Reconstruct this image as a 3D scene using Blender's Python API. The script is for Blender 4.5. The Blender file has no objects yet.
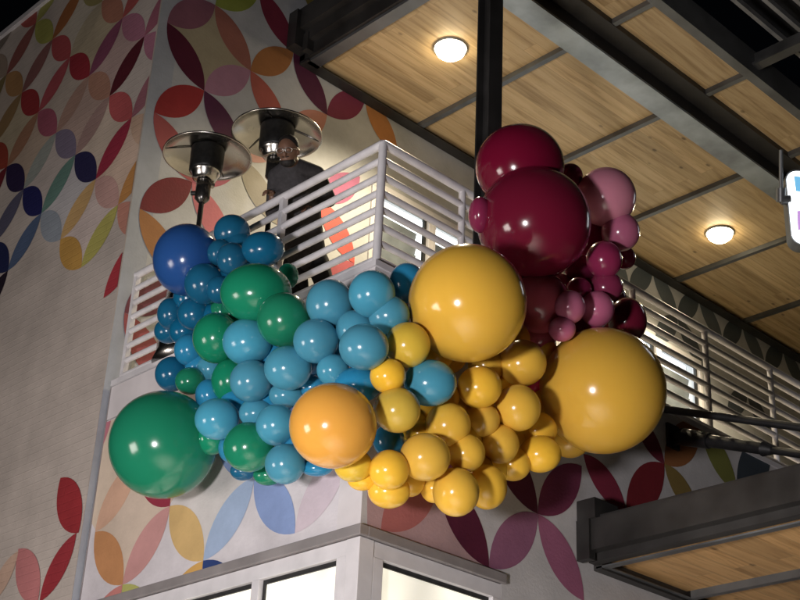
import bpy, bmesh, math, random
from mathutils import Vector, Matrix
random.seed(7)
S = bpy.context.scene
COL = S.collection

# ------------------------------------------------------------ camera (solved from the vanishing lines)
F = 1430.98; PITCH = 0.477093; ROLL = 0.0485; YAW = 0.814556
fwd = Vector((math.cos(YAW)*math.cos(PITCH), math.sin(YAW)*math.cos(PITCH), math.sin(PITCH)))
_r = Vector((math.sin(YAW), -math.cos(YAW), 0)); _u = _r.cross(fwd)
RT = _r*math.cos(ROLL)+_u*math.sin(ROLL); UP = -_r*math.sin(ROLL)+_u*math.cos(ROLL)
CAM = Vector((-6.711, -7.414, 1.6))
CROT = Matrix((RT, UP, -fwd)).transposed()
cd = bpy.data.cameras.new('camera'); cam = bpy.data.objects.new('camera', cd); COL.objects.link(cam)
cam.matrix_world = Matrix.Translation(CAM) @ CROT.to_4x4()
cd.sensor_width = 36; cd.lens = 36*F/800; cd.clip_end = 500; cd.clip_start = .05
S.camera = cam
def ray(px, py): return (fwd*F+RT*(px-400)-UP*(py-300)).normalized()
def on(ax, c, px, py):
    d = ray(px, py); return CAM+d*((c-CAM[ax])/d[ax])
def at(px, py, dep):
    d = ray(px, py); return CAM+d*(dep/d.dot(fwd))

# ------------------------------------------------------------ night sky, lamps, exposure
w = bpy.data.worlds.new('World'); S.world = w; w.use_nodes = True
nt = w.node_tree; bg = nt.nodes['Background']
sky = nt.nodes.new('ShaderNodeTexSky'); sky.sky_type = 'NISHITA'; sky.sun_disc = False
sky.sun_elevation = math.radians(-4); sky.sun_rotation = math.radians(150)
nt.links.new(sky.outputs[0], bg.inputs[0]); bg.inputs[1].default_value = .05
def lamp(name, kind, loc, power, col, size=.2, look=None, **kw):
    l = bpy.data.lights.new(name, kind); l.energy = power; l.color = col
    if kind == 'AREA': l.size = size; l.shape = 'DISK'
    else: l.shadow_soft_size = size
    for k, v in kw.items(): setattr(l, k, v)
    o = bpy.data.objects.new(name, l); COL.objects.link(o); o.location = loc
    if look is not None: o.rotation_euler = (Vector(look)-Vector(loc)).to_track_quat('-Z', 'Y').to_euler()
    return o
# two street-side lamps, placed where the balloons' paired highlights say they are
lamp('street_flood', 'SPOT', (-8.6, -4.4, 1.9), 3400, (1, .95, .95), .45, (2.2, 0, 4.7), spot_size=math.radians(86), spot_blend=1)
lamp('entrance_lamp', 'AREA', (-9.2, 3.6, 2.6), 330, (1, .9, .84), 2.6, (1, -.5, 7)).data.shape = 'SQUARE'
lamp('pavement_fill_light', 'SPOT', (-1.9, -1.9, 2.7), 2200, (1, .93, .84), .1, (-1.9, -1.9, 0), spot_size=math.radians(134), spot_blend=.7)  # added unseen spot: lights the pavement so it bounces soft fill upwards
S.view_settings.view_transform = 'Standard'; S.view_settings.look = 'None'
S.view_settings.exposure = 0; S.view_settings.gamma = 1; S.view_settings.use_curve_mapping = False

# ------------------------------------------------------------ materials
def lin(h):
    h = h.lstrip('#'); v = [int(h[i:i+2], 16)/255 for i in (0, 2, 4)]
    return tuple(c/12.92 if c <= .04045 else ((c+.055)/1.055)**2.4 for c in v)+(1,)
def base(name):
    m = bpy.data.materials.new(name); m.use_nodes = True
    n = m.node_tree.nodes; return m, n, m.node_tree.links, n['Principled BSDF']
def noise_mat(name, col, rough=.5, metal=0, var=.12, scale=6, bump=.02, spec=.5, coat=0, rvar=.1):
    m, n, L, b = base(name)
    tc = n.new('ShaderNodeTexCoord'); t = n.new('ShaderNodeTexNoise'); t.inputs['Scale'].default_value = scale; t.inputs['Detail'].default_value = 6
    L.new(tc.outputs['Object'], t.inputs['Vector'])
    r = n.new('ShaderNodeValToRGB'); r.color_ramp.elements[0].position = .3; r.color_ramp.elements[1].position = .7
    r.color_ramp.elements[0].color = tuple(c*(1-var) for c in col[:3])+(1,); r.color_ramp.elements[1].color = tuple(min(1, c*(1+var)) for c in col[:3])+(1,)
    L.new(t.outputs[0], r.inputs[0]); L.new(r.outputs[0], b.inputs['Base Color'])
    mr = n.new('ShaderNodeMapRange'); mr.inputs[3].default_value = max(0, rough-rvar); mr.inputs[4].default_value = min(1, rough+rvar)
    L.new(t.outputs[0], mr.inputs[0]); L.new(mr.outputs[0], b.inputs['Roughness'])
    b.inputs['Metallic'].default_value = metal; b.inputs['Specular IOR Level'].default_value = spec
    if coat: b.inputs['Coat Weight'].default_value = coat; b.inputs['Coat Roughness'].default_value = .08
    if bump:
        bp = n.new('ShaderNodeBump'); bp.inputs['Strength'].default_value = .5; bp.inputs['Distance'].default_value = bump
        L.new(t.outputs[0], bp.inputs['Height']); L.new(bp.outputs[0], b.inputs['Normal'])
    return m
def wall_mat(name, col, brick=True, bump=.35, var=.07):
    """paint rolled over brick: the joints show only as relief (UV is metres on the wall)"""
    m, n, L, b = base(name)
    uv = n.new('ShaderNodeUVMap')
    ns = n.new('ShaderNodeTexNoise'); ns.inputs['Scale'].default_value = 1.3; ns.inputs['Detail'].default_value = 8; ns.inputs['Roughness'].default_value = .65
    L.new(uv.outputs[0], ns.inputs['Vector'])
    n2 = n.new('ShaderNodeTexNoise'); n2.inputs['Scale'].default_value = 38; n2.inputs['Detail'].default_value = 5
    L.new(uv.outputs[0], n2.inputs['Vector'])
    r = n.new('ShaderNodeValToRGB'); r.color_ramp.elements[0].position = .3; r.color_ramp.elements[1].position = .7
    r.color_ramp.elements[0].color = tuple(c*(1-var*1.6) for c in col[:3])+(1,); r.color_ramp.elements[1].color = tuple(min(1, c*(1+var)) for c in col[:3])+(1,)
    L.new(ns.outputs[0], r.inputs[0]); L.new(r.outputs[0], b.inputs['Base Color'])
    b.inputs['Roughness'].default_value = .72; b.inputs['Specular IOR Level'].default_value = .25
    bp = n.new('ShaderNodeBump'); bp.inputs['Strength'].default_value = bump; bp.inputs['Distance'].default_value = .02
    if brick:
        bt = n.new('ShaderNodeTexBrick'); bt.inputs['Scale'].default_value = 1; bt.inputs['Brick Width'].default_value = .41; bt.inputs['Row Height'].default_value = .085
        bt.inputs['Mortar Size'].default_value = .008; bt.inputs['Mortar Smooth'].default_value = .6
        bt.inputs['Color1'].default_value = (1, 1, 1, 1); bt.inputs['Color2'].default_value = (.8, .8, .8, 1); bt.inputs['Mortar'].default_value = (0, 0, 0, 1)
        L.new(uv.outputs[0], bt.inputs['Vector'])
        ma = n.new('ShaderNodeMath'); ma.operation = 'MULTIPLY_ADD'; ma.inputs[1].default_value = .5
        L.new(n2.outputs[0], ma.inputs[0]); L.new(bt.outputs[0], ma.inputs[2]); L.new(ma.outputs[0], bp.inputs['Height'])
    else: L.new(n2.outputs[0], bp.inputs['Height'])
    L.new(bp.outputs[0], b.inputs['Normal'])
    return m
_pm = {}
def paint(hexcol, kind):
    k = (hexcol, kind)
    c = lin(hexcol); g_ = .3*c[0]+.6*c[1]+.1*c[2]; c = tuple(v*.80+g_*.20 for v in c[:3])+(1,)
    if k not in _pm: _pm[k] = wall_mat('mural_paint_'+hexcol, c, kind != 'smooth', .32 if kind == 'brick' else .15, .13)
    return _pm[k]
def emit(name, col, st, vary=0, scale=2):
    m, n, L, b = base(name)
    b.inputs['Base Color'].default_value = (.5, .5, .5, 1); b.inputs['Emission Color'].default_value = col+(1,); b.inputs['Emission Strength'].default_value = st
    if vary:
        tc = n.new('ShaderNodeTexCoord'); t = n.new('ShaderNodeTexNoise'); t.inputs['Scale'].default_value = scale; L.new(tc.outputs['Object'], t.inputs['Vector'])
        mr = n.new('ShaderNodeMapRange'); mr.inputs[1].default_value = .35; mr.inputs[2].default_value = .65; mr.inputs[3].default_value = st*(1-vary); mr.inputs[4].default_value = st*(1+vary)
        L.new(t.outputs[0], mr.inputs[0]); L.new(mr.outputs[0], b.inputs['Emission Strength'])
    return m
def latex(name, col, rough=.16, sss=.2):
    m, n, L, b = base(name)
    tc = n.new('ShaderNodeTexCoord'); t = n.new('ShaderNodeTexNoise'); t.inputs['Scale'].default_value = 3.5; t.inputs['Detail'].default_value = 5
    L.new(tc.outputs['Object'], t.inputs['Vector'])
    oi = n.new('ShaderNodeObjectInfo')
    hs = n.new('ShaderNodeHueSaturation'); hs.inputs['Color'].default_value = col
    mr = n.new('ShaderNodeMapRange'); mr.inputs[3].default_value = .9; mr.inputs[4].default_value = 1.1
    L.new(oi.outputs['Random'], mr.inputs[0]); L.new(mr.outputs[0], hs.inputs['Value'])
    m3 = n.new('ShaderNodeMapRange'); m3.inputs[3].default_value = .98; m3.inputs[4].default_value = 1.03
    L.new(oi.outputs['Random'], m3.inputs[0]); L.new(m3.outputs[0], hs.inputs['Saturation'])
    L.new(hs.outputs[0], b.inputs['Base Color'])
    m2 = n.new('ShaderNodeMapRange'); m2.inputs[1].default_value = .3; m2.inputs[2].default_value = .7; m2.inputs[3].default_value = rough-.03; m2.inputs[4].default_value = rough+.05
    L.new(t.outputs[0], m2.inputs[0]); L.new(m2.outputs[0], b.inputs['Roughness'])
    b.inputs['Subsurface Weight'].default_value = sss; b.inputs['Subsurface Radius'].default_value = (.06, .04, .03); b.inputs['Subsurface Scale'].default_value = .6
    b.inputs['Specular IOR Level'].default_value = .46
    return m
def wood_mat(name, tint=(1, 1, 1)):
    """pale knotty pine planks running along X"""
    m, n, L, b = base(name)
    tc = n.new('ShaderNodeTexCoord')
    bt = n.new('ShaderNodeTexBrick'); bt.inputs['Scale'].default_value = 1; bt.inputs['Brick Width'].default_value = 3.6; bt.inputs['Row Height'].default_value = .2
    bt.inputs['Mortar Size'].default_value = .003; bt.inputs['Bias'].default_value = 0; bt.offset = .37
    bt.inputs['Color1'].default_value = (0, 0, 0, 1); bt.inputs['Color2'].default_value = (1, 1, 1, 1); bt.inputs['Mortar'].default_value = (.5, .5, .5, 1)
    L.new(tc.outputs['Object'], bt.inputs['Vector'])
    mp = n.new('ShaderNodeMapping'); mp.inputs['Scale'].default_value = (.5, 7, 1); L.new(tc.outputs['Object'], mp.inputs[0])
    off = n.new('ShaderNodeVectorMath'); off.operation = 'MULTIPLY_ADD'; off.inputs[1].default_value = (9, 3, 5)
    L.new(bt.outputs[0], off.inputs[0]); L.new(mp.outputs[0], off.inputs[2])
    g = n.new('ShaderNodeTexNoise'); g.inputs['Scale'].default_value = 1.6; g.inputs['Detail'].default_value = 9; g.inputs['Roughness'].default_value = .62; g.inputs['Distortion'].default_value = .8
    L.new(off.outputs[0], g.inputs['Vector'])
    r = n.new('ShaderNodeValToRGB'); e = r.color_ramp.elements
    e[0].position = .30; e[0].color = (.34*tint[0], .215*tint[1], .09*tint[2], 1); e[1].position = .52; e[1].color = (.58*tint[0], .41*tint[1], .21*tint[2], 1)
    e2 = r.color_ramp.elements.new(.75); e2.color = (.67*tint[0], .50*tint[1], .28*tint[2], 1)
    L.new(g.outputs[0], r.inputs[0])
    # plank to plank tone
    mv = n.new('ShaderNodeMapRange'); mv.inputs[3].default_value = .8; mv.inputs[4].default_value = 1.08; L.new(bt.outputs[0], mv.inputs[0])
    hs = n.new('ShaderNodeHueSaturation'); L.new(mv.outputs[0], hs.inputs['Value']); L.new(r.outputs[0], hs.inputs['Color'])
    # knots
    mk = n.new('ShaderNodeMapping'); mk.inputs['Scale'].default_value = (1.7, 3.1, 1); L.new(tc.outputs['Object'], mk.inputs[0])
    vo = n.new('ShaderNodeTexVoronoi'); vo.inputs['Scale'].default_value = 1.2; L.new(mk.outputs[0], vo.inputs['Vector'])
    kr = n.new('ShaderNodeValToRGB'); kr.color_ramp.elements[0].position = .045; kr.color_ramp.elements[0].color = (.16, .12, .08, 1); kr.color_ramp.elements[1].position = .11; kr.color_ramp.elements[1].color = (1, 1, 1, 1)
    L.new(vo.outputs['Distance'], kr.inputs[0])
    mx = n.new('ShaderNodeMix'); mx.data_type = 'RGBA'; mx.blend_type = 'MULTIPLY'; mx.inputs[0].default_value = .75
    L.new(hs.outputs[0], mx.inputs[6]); L.new(kr.outputs[0], mx.inputs[7])
    # joints
    jt = n.new('ShaderNodeMix'); jt.data_type = 'RGBA'; L.new(bt.outputs['Fac'], jt.inputs[0]); L.new(mx.outputs[2], jt.inputs[6]); jt.inputs[7].default_value = (.40, .27, .13, 1)
    L.new(jt.outputs[2], b.inputs['Base Color']); b.inputs['Roughness'].default_value = .5
    bp = n.new('ShaderNodeBump'); bp.inputs['Strength'].default_value = .15; bp.inputs['Distance'].default_value = .01; L.new(g.outputs[0], bp.inputs['Height']); L.new(bp.outputs[0], b.inputs['Normal'])
    return m
M = {}
M['steel'] = noise_mat('dark_steel', (.035, .033, .032), .48, .3, .35, 3, .003, .5, rvar=.15)
M['steel2'] = noise_mat('grey_steel', (.14, .145, .15), .42, .55, .3, 2.2, .003, rvar=.15)
M['joist'] = noise_mat('joist_steel', (.07, .07, .07), .45, .4, .3, 3, .003)
M['white'] = noise_mat('white_metal', (.62, .60, .62), .38, 0, .08, 5, .002)
M['rail'] = noise_mat('rail_paint', (.66, .64, .66), .4, 0, .1, 8, .002)
M['trim'] = noise_mat('brown_trim', (.27, .245, .245), .5, .2, .15, 4, .002)
M['black'] = noise_mat('black_rubber', (.012, .012, .013), .5, 0, .3, 9, .001)
M['concrete'] = noise_mat('concrete', (.38, .37, .35), .85, 0, .2, 2, .01)
M['asphalt'] = noise_mat('asphalt', (.055, .053, .05), .9, 0, .3, 25, .01)
M['deck'] = noise_mat('roof_deck', (.012, .012, .013), .8, 0, .3, 3, .003)
M['rib'] = noise_mat('rib_grey', (.22, .22, .22), .5, .1, .2, 4, .002)
M['chrome'] = noise_mat('stainless', (.55, .53, .50), .24, 1, .12, 5, .0015, rvar=.1)
M['burner'] = noise_mat('burner_black', (.02, .02, .02), .4, .6, .3, 30, .004)
M['pole'] = noise_mat('pole_metal', (.12, .115, .11), .25, .9, .2, 6, 0)
M['wood'] = wood_mat('pine_planks'); M['wood2'] = wood_mat('pine_planks_warm', (1.05, .88, .72))
M['window_glow'] = emit('lit_shop_glass', (1, .93, .74), 1.0, .45, .9)
M['window_glow2'] = emit('lit_room', (.93, 1, .97), 4.5, .35, 1.2)
M['blind'] = noise_mat('blind_slat', (.24, .27, .30), .6, 0, .2, 5, 0)
M['galv'] = noise_mat('galvanised', (.34, .38, .41), .35, .45, .4, 2.0, .004, rvar=.15)
M['lamp'] = emit('lamp_lens', (1, .84, .55), 30)

# ------------------------------------------------------------ mesh helpers
def link(name, me, mats, parent=None):
    o = bpy.data.objects.new(name, me); COL.objects.link(o)
    for m in (mats if isinstance(mats, (list, tuple)) else [mats]): me.materials.append(m)
    if parent is not None: o.parent = parent
    return o
def tag(o, label=None, cat=None, group=None, kind=None):
    if label: o['label'] = label
    if cat: o['category'] = cat
    if group: o['group'] = group
    if kind: o['kind'] = kind
    return o
def empty(name, label=None, cat=None, group=None, loc=(0, 0, 0)):
    o = bpy.data.objects.new(name, None); COL.objects.link(o); o.location = loc; o.empty_display_size = .2
    return tag(o, label, cat, group)
class MB:
    def __init__(s): s.v = []; s.f = []; s.sm = []
    def add(s, v, f, smooth=False):
        o = len(s.v); s.v += [tuple(p) for p in v]; s.f += [tuple(i+o for i in q) for q in f]; s.sm += [smooth]*len(f); return s
    def box(s, x0, x1, y0, y1, z0, z1):
        v = [(x, y, z) for x in (x0, x1) for y in (y0, y1) for z in (z0, z1)]
        return s.add(v, [(0, 1, 3, 2), (4, 6, 7, 5), (0, 4, 5, 1), (2, 3, 7, 6), (0, 2, 6, 4), (1, 5, 7, 3)])
    def tube(s, a, b, r, r2=None, n=12, cap=True):
        a = Vector(a); b = Vector(b); d = (b-a).normalized(); r2 = r if r2 is None else r2
        x = d.orthogonal().normalized(); y = d.cross(x); v = []
        for p, q in ((a, r), (b, r2)):
            for i in range(n):
                t = 2*math.pi*i/n; v.append(p+(x*math.cos(t)+y*math.sin(t))*q)
        s.add(v, [(i, (i+1) % n, n+(i+1) % n, n+i) for i in range(n)], True)
        if cap: s.add(v[:n], [tuple(range(n))[::-1]]); s.add(v[n:], [tuple(range(n))])
        return s
    def bar(s, a, b, wd, ht, up=(0, 0, 1)):
        a = Vector(a); b = Vector(b); d = (b-a).normalized(); x = d.cross(Vector(up)).normalized()*wd/2; y = x.cross(d).normalized()*ht/2
        v = [p+i*x+j*y for p in (a, b) for i, j in ((-1, -1), (1, -1), (1, 1), (-1, 1))]
        return s.add(v, [(3, 2, 1, 0), (4, 5, 6, 7), (0, 1, 5, 4), (1, 2, 6, 5), (2, 3, 7, 6), (3, 0, 4, 7)])
    def lathe(s, prof, c=(0, 0, 0), n=32):
        v = []
        for r, z in prof:
            for i in range(n):
                t = 2*math.pi*i/n; v.append((c[0]+r*math.cos(t), c[1]+r*math.sin(t), c[2]+z))
        return s.add(v, [(j*n+i, j*n+(i+1) % n, (j+1)*n+(i+1) % n, (j+1)*n+i) for j in range(len(prof)-1) for i in range(n)], True)
    def build(s, name, mat, parent=None, bevel=0):
        me = bpy.data.meshes.new(name); me.from_pydata(s.v, [], s.f); me.polygons.foreach_set('use_smooth', s.sm)
        bm = bmesh.new(); bm.from_mesh(me); bmesh.ops.recalc_face_normals(bm, faces=bm.faces)
        bm.to_mesh(me); bm.free(); me.update()
        o = link(name, me, mat, parent)
        if bevel:
            b = o.modifiers.new('bevel', 'BEVEL'); b.width = bevel; b.segments = 2; b.limit_method = 'ANGLE'; b.angle_limit = .7
        return o

# ------------------------------------------------------------ ground
tag(MB().box(-60, 60, -60, 60, -.3, -.004).build('ground', M['asphalt']), kind='structure')
tag(MB().box(-12, 18, -9.2, -.004, -.1, .0).build('pavement', M['concrete']), kind='structure')

# ------------------------------------------------------------ building with mural
D = 3.7; XS = -.08
bld = empty('building', 'white painted building with a mural of coloured petals, its boxed balcony at the corner', 'building')
class Wall:
    """slabs plus flat painted petals (sheets 3 mm proud) in ONE mesh; (u,v) are metres on the wall"""
    def __init__(s, ax, c, clip, basecol, kind):
        s.ax = ax; s.c = c; s.clip = clip; s.kind = kind; s.mats = [paint(basecol, kind)]; s.P = []; s.off = .003
    def p3(s, u, v, d=0): return (s.c-d, u, v) if s.ax == 0 else (u, s.c-d, v)
    def slab(s, u0, u1, v0, v1, th=.25):
        # front face is one plane, the body goes into the building
        f = [(u0, v0), (u1, v0), (u1, v1), (u0, v1)]
        s.P.append(([s.p3(u, v) for u, v in f], f, 0))
        b = [s.p3(u, v, -th) for u, v in f]; a = [s.p3(u, v) for u, v in f]
        for i in range(4):
            j = (i+1) % 4; s.P.append(([a[j], a[i], b[i], b[j]], [f[j], f[i], f[i], f[j]], 0))
        s.P.append((b[::-1], f[::-1], 0))
    def mi(s, col):
        m = paint(col, s.kind)
        if m not in s.mats: s.mats.append(m)
        return s.mats.index(m)
    def poly(s, pts, col, d=None):
        u0, u1, v0, v1 = s.clip
        for k, lo, hi in ((0, u0, u1), (1, v0, v1)):
            for sg, lim in ((1, lo), (-1, hi)):
                out = []
                for i in range(len(pts)):
                    a = pts[i]; b = pts[(i+1) % len(pts)]; da = sg*(a[k]-lim); db = sg*(b[k]-lim)
                    if da >= 0: out.append(a)
                    if (da >= 0) != (db >= 0):
                        t = da/(da-db); out.append((a[0]+(b[0]-a[0])*t, a[1]+(b[1]-a[1])*t))
                pts = out
                if len(pts) < 3: return
        if d is None: s.off += .00006; d = s.off
        s.P.append(([s.p3(u, v, d) for u, v in pts], pts, s.mi(col)))
    def petal(s, a, b, col, wr=.414):
        L = math.hypot(b[0]-a[0], b[1]-a[1]); ex = ((b[0]-a[0])/L, (b[1]-a[1])/L); ey = (-ex[1], ex[0])
        h = L*wr/2; R = (L*L/4+h*h)/(2*h); th = math.asin(L/2/R); n = 14
        pts = []
        for sg in (1, -1):
            for i in range(n):
                t = -th+2*th*i/n; t *= sg
                x = R*math.sin(t); y = sg*(R*math.cos(t)-(R-h))
                pts.append((a[0]+ex[0]*(L/2+x)+ey[0]*y, a[1]+ex[1]*(L/2+x)+ey[1]*y))
        s.poly(pts, col)
    def astroid(s, c, r, col):
        # pale tinted diamond between four petals
        pts = [(c[0]+r, c[1]), (c[0], c[1]+r), (c[0]-r, c[1]), (c[0], c[1]-r)]
        s.poly(pts, col, .0018)
    def build(s, name, parent):
        me = bpy.data.meshes.new(name); V = []; Fc = []; UV = []; MI = []
        for p3, uv, mi in s.P:
            o = len(V); V += p3; Fc.append(tuple(range(o, o+len(p3)))); UV += list(uv); MI.append(mi)
        me.from_pydata(V, [], Fc); l = me.uv_layers.new(name='UVMap')
        for i, c in enumerate(UV): l.data[i].uv = c
        me.polygons.foreach_set('material_index', MI)
        me.update()
        return link(name, me, s.mats, parent)
# --- left street wall (x = XS)
lw = Wall(0, XS, (D+.01, 40, 0, 13.2), '#b9aca2', 'brick')
lw.slab(D, 18, 0, 13.2)
LN = lambda a, b: (3.94+.545*a, 10.26+.545*b)
for (a, b), c in {(2, 3): '#b0a080', (1, 2): '#b89a92', (3, 2): '#b3a394', (2, 1): '#b5988a', (3, 4): '#b5aa98', (1, 0): '#c4b09c', (0, 0): '#c8ac92', (0, -1): '#cdaf98',
               (3, 0): '#bcaea6', (4, 1): '#b39c86', (2, -1): '#b8b4b6', (5, 2): '#b0a080', (6, 3): '#b3a394', (1, -2): '#cbb8b0'}.items():
    if (a+b) % 2: lw.astroid(LN(a, b), .545, c)
for (a, b), c in {(6, 6): '#a8433c', (5, 5): '#9a9a30', (4, 4): '#a83c40', (3, 3): '#981428', (2, 2): '#b07c62', (1, 1): '#b8484a', (3, 5): '#8f8446', (2, 4): '#a86a50', (1, 3): '#a8667e',
               (0, 2): '#a8667e', (7, 5): '#988472', (6, 4): '#a4763c', (5, 3): '#961c22', (4, 2): '#a04a60', (3, 1): '#786c84', (2, 0): '#28244e', (1, -1): '#c2948a', (0, -2): '#c4806a', (0, 0): '#c4a084',
               (5, 1): '#2a1c44', (4, 0): '#20205c', (3, -1): '#8e98a4', (2, -2): '#c49018', (6, 2): '#963014', (7, 3): '#66101c', (5, -1): '#1c2450', (8, 6): '#5c7a50', (6, 0): '#2a1c44'}.items():
    lw.petal(LN(a, b), LN(a-1, b-1), c)
for (a, b), c in {(2, 2): '#86405e', (1, 3): '#ac4844', (1, 1): '#561020', (0, 2): '#9c5468', (0, 0): '#9a5c68', (4, 4): '#9c5a1c', (5, 5): '#9c9a3c', (6, 4): '#8c4c44', (5, 3): '#865450',
               (4, 2): '#a84048', (3, 1): '#a88270', (2, 0): '#a28078', (1, -1): '#a0183a', (0, -2): '#c08028', (1, -3): '#b0a83c', (2, -2): '#c49a54', (3, -1): '#5c8478', (4, 0): '#8e948c', (5, 1): '#9c6c4c',
               (6, 2): '#8c6c3c', (4, -2): '#4a5e80', (5, -1): '#56546c', (6, 0): '#701420', (5, -3): '#241828', (0, -4): '#ac2030', (7, 5): '#7c7064', (3, 3): '#a89a7c', (7, 3): '#7a6a3c'}.items():
    lw.petal(LN(a, b), LN(a-1, b+1), c)
def lp(px, py): p = on(0, XS, px, py); return (p.y, p.z)
for A, B, c, wr in (((61, 478), (79, 533), '#9c1420', .46), ((77, 533), (40, 602), '#9c1a28', .4), ((19, 549), (38, 603), '#bc6c6c', .44), ((19, 551), (-12, 606), '#c09c84', .4)):
    lw.petal(lp(*A), lp(*B), c, wr)
lw.build('mural_wall', bld)
MB().box(XS-.05, XS+.3, D+.002, 18, 13.2, 13.28).build('parapet_cap', M['white'], bld)
# --- wall behind the balcony (y = D)
WX0, WX1, WZ0, WZ1 = 3.2, 10.08, 7.12, 10.93
bw = Wall(1, D, (XS+.006, WX1+6, 0, 14.5), '#b9babd', 'smooth')
bw.slab(XS+.25, WX0, 0, 13.2); bw.slab(XS+.0, WX0, 13.29, 14.5)
bw.poly([(XS+.005, 0), (.2, 0), (.2, 13.2), (XS+.005, 13.2)], '#a9aeb9', .001); bw.slab(WX0, WX1, WZ1, 14.5); bw.slab(WX1, 17, 0, 14.5); bw.slab(WX0, WX1, 0, WZ0)
BN = lambda i, k: (.03+.595*i, 9.68+.6*k)
bw.astroid(BN(1, 3), .595, '#aa9c7c'); 
for (i, k), c in {(0, 1): '#a81c20', (1, 2): '#b07894', (2, 3): '#b06c24', (0, 3): '#8e5468', (1, 4): '#8e9a18', (1, 0): '#b45068', (3, 2): '#cc8470', (4, 3): '#86264a', (0, -1): '#7c0c20',
               (4, 1): '#b05c84', (4, -1): '#b8505c', (0, -3): '#7c3448', (3, 4): '#9a3a50', (2, 1): '#c08a80', (3, 0): '#9c4850'}.items():
    bw.petal(BN(i, k), BN(i+1, k+1), c)
for (i, k), c in {(0, 3): '#5c1030', (1, 4): '#a46050', (2, 5): '#84203c', (3, 6): '#8c7a20', (0, 1): '#b04a4c', (1, 2): '#5a2048', (2, 3): '#b85444', (3, 4): '#5a1c40', (5, 4): '#c07828',
               (0, -1): '#b07028', (1, 0): '#cc6470', (2, 1): '#9a9284', (4, 1): '#e04a3c', (0, -3): '#a84a50'}.items():
    bw.petal(BN(i, k), BN(i+1, k-1), c)
for i in range(13, 22):
    if i % 2: bw.petal(BN(i, 4), BN(i+1, 3), '#5c646a')
    else: bw.petal(BN(i, 3), BN(i+1, 4), '#4c545a')
for i, k, d in ((15, 2, 1), (16, 3, -1), (18, 1, 1), (19, 2, -1), (20, -1, -1)): bw.petal(BN(i, k), BN(i+1, k+d), '#4c5258')
bw.build('mural_wall', bld)
# --- the boxed balcony front
GAP = 6.70
bl = Wall(0, 0, (.004, D-.02, 4.925, GAP-.01), '#cfc8cd', 'smooth')
bl.slab(.25, D-.03, 4.92, GAP, .24)
bl.P.pop(); 
BL = lambda a, b: (.74+.57*a, 5+.59*b)
bl.astroid(BL(4, 1), .57, '#cdb7a2'); bl.astroid(BL(3, 2), .57, '#cdb5a0'); bl.astroid(BL(5, 2), .57, '#d2bca4'); bl.astroid(BL(2, 1), .57, '#c9c2c0'); bl.astroid(BL(4, 3), .57, '#cdb7a2')
def bpetal(W, N, a, b, c): W.petal(N(*a), N(*b), c)
for a, b, c in (((5, 1), (4, 0), '#c68444'), ((4, 0), (3, 1), '#c98c88'), ((3, 1), (2, 0), '#cfa75c'), ((2, 0), (1, 1), '#98aed0'), ((1, 1), (0, 0), '#7f98cc'), ((5, 1), (4, 2), '#d2a282'), ((3, 1), (4, 2), '#98203c'),
                ((4, 0), (5, -1), '#cc7870'), ((4, 0), (3, -1), '#b0b04c'), ((2, 0), (3, -1), '#d09a30'), ((2, 0), (1, -1), '#26407c'), ((5, 3), (6, 2), '#c06c7c'), ((1, 1), (2, 2), '#7c94c4'), ((1, 1), (0, 2), '#5c7cbc'), ((0, 0), (-1, 1), '#c9b7c2')):
    bpetal(bl, BL, a, b, c)
bl.build('balcony_mural_panel', bld)
br = Wall(1, 0, (.03, 9, 4.925, 7.09), '#c2bebf', 'smooth')
br.slab(0, 9, 4.92, 7.11); br.slab(1.53, 9, 0, 4.92)
BR = lambda a, b: (.2+.59*a, 4.93+.6*b)
def rp(px, py): p = on(1, 0, px, py); return (p.x, p.z)
br.poly([rp(367, 533), rp(367, 470), rp(430, 475), rp(486, 566)], '#b89294', .0018)
for a, b, c in (((0, 0), (1, 1), '#b4605c'), ((2, 0), (1, 1), '#5c1434'), ((2, 0), (3, 1), '#96587a'), ((3, 1), (2, 2), '#5a1a34'), ((3, 1), (4, 2), '#7c2c50'), ((3, 1), (4, 0), '#a4587c'), ((2, 2), (1, 1), '#a04858')):
    bpetal(br, BR, a, b, c)
for A, B, c in (((583, 454), (626, 511), '#8a1c3c'), ((626, 511), (664, 464), '#801020'), ((664, 464), (634, 414), '#7c2038'), ((664, 464), (700, 424), '#9a5c20'), ((664, 464), (699, 516), '#8a7028'),
                ((700, 424), (737, 492), '#7e8028'), ((737, 492), (770, 440), '#3c4650')):
    br.petal(rp(*A), rp(*B), c)
br.build('balcony_mural_panel', bld)
MB().box(-.004, .2, .262, D-.03, GAP+.012, 7.05).box(-.004, -.001, 0.0, .258, 4.93, 7.05).build('fascia_band', noise_mat('fascia_white', (.62, .58, .59), .6, 0, .08, 3, .003), bld)
MB().box(-.02, .33, -.02, D-.03, 7.06, 7.115).box(.33, 9, -.02, .25, 7.06, 7.115).build('coping', M['white'], bld)
MB().box(.02, .2, .25, D-.03, GAP, GAP+.012).box(-.006, .02, D-.03, D-.012, 4.9, 7.05).build('shadow_joint', M['trim'], bld)
MB().box(.26, 17, .26, D, 6.9, 7.1).build('balcony_floor', M['concrete'], bld)
MB().box(.26, 9, .26, D, 4.95, 5.0).build('shop_soffit', M['white'], bld)
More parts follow.
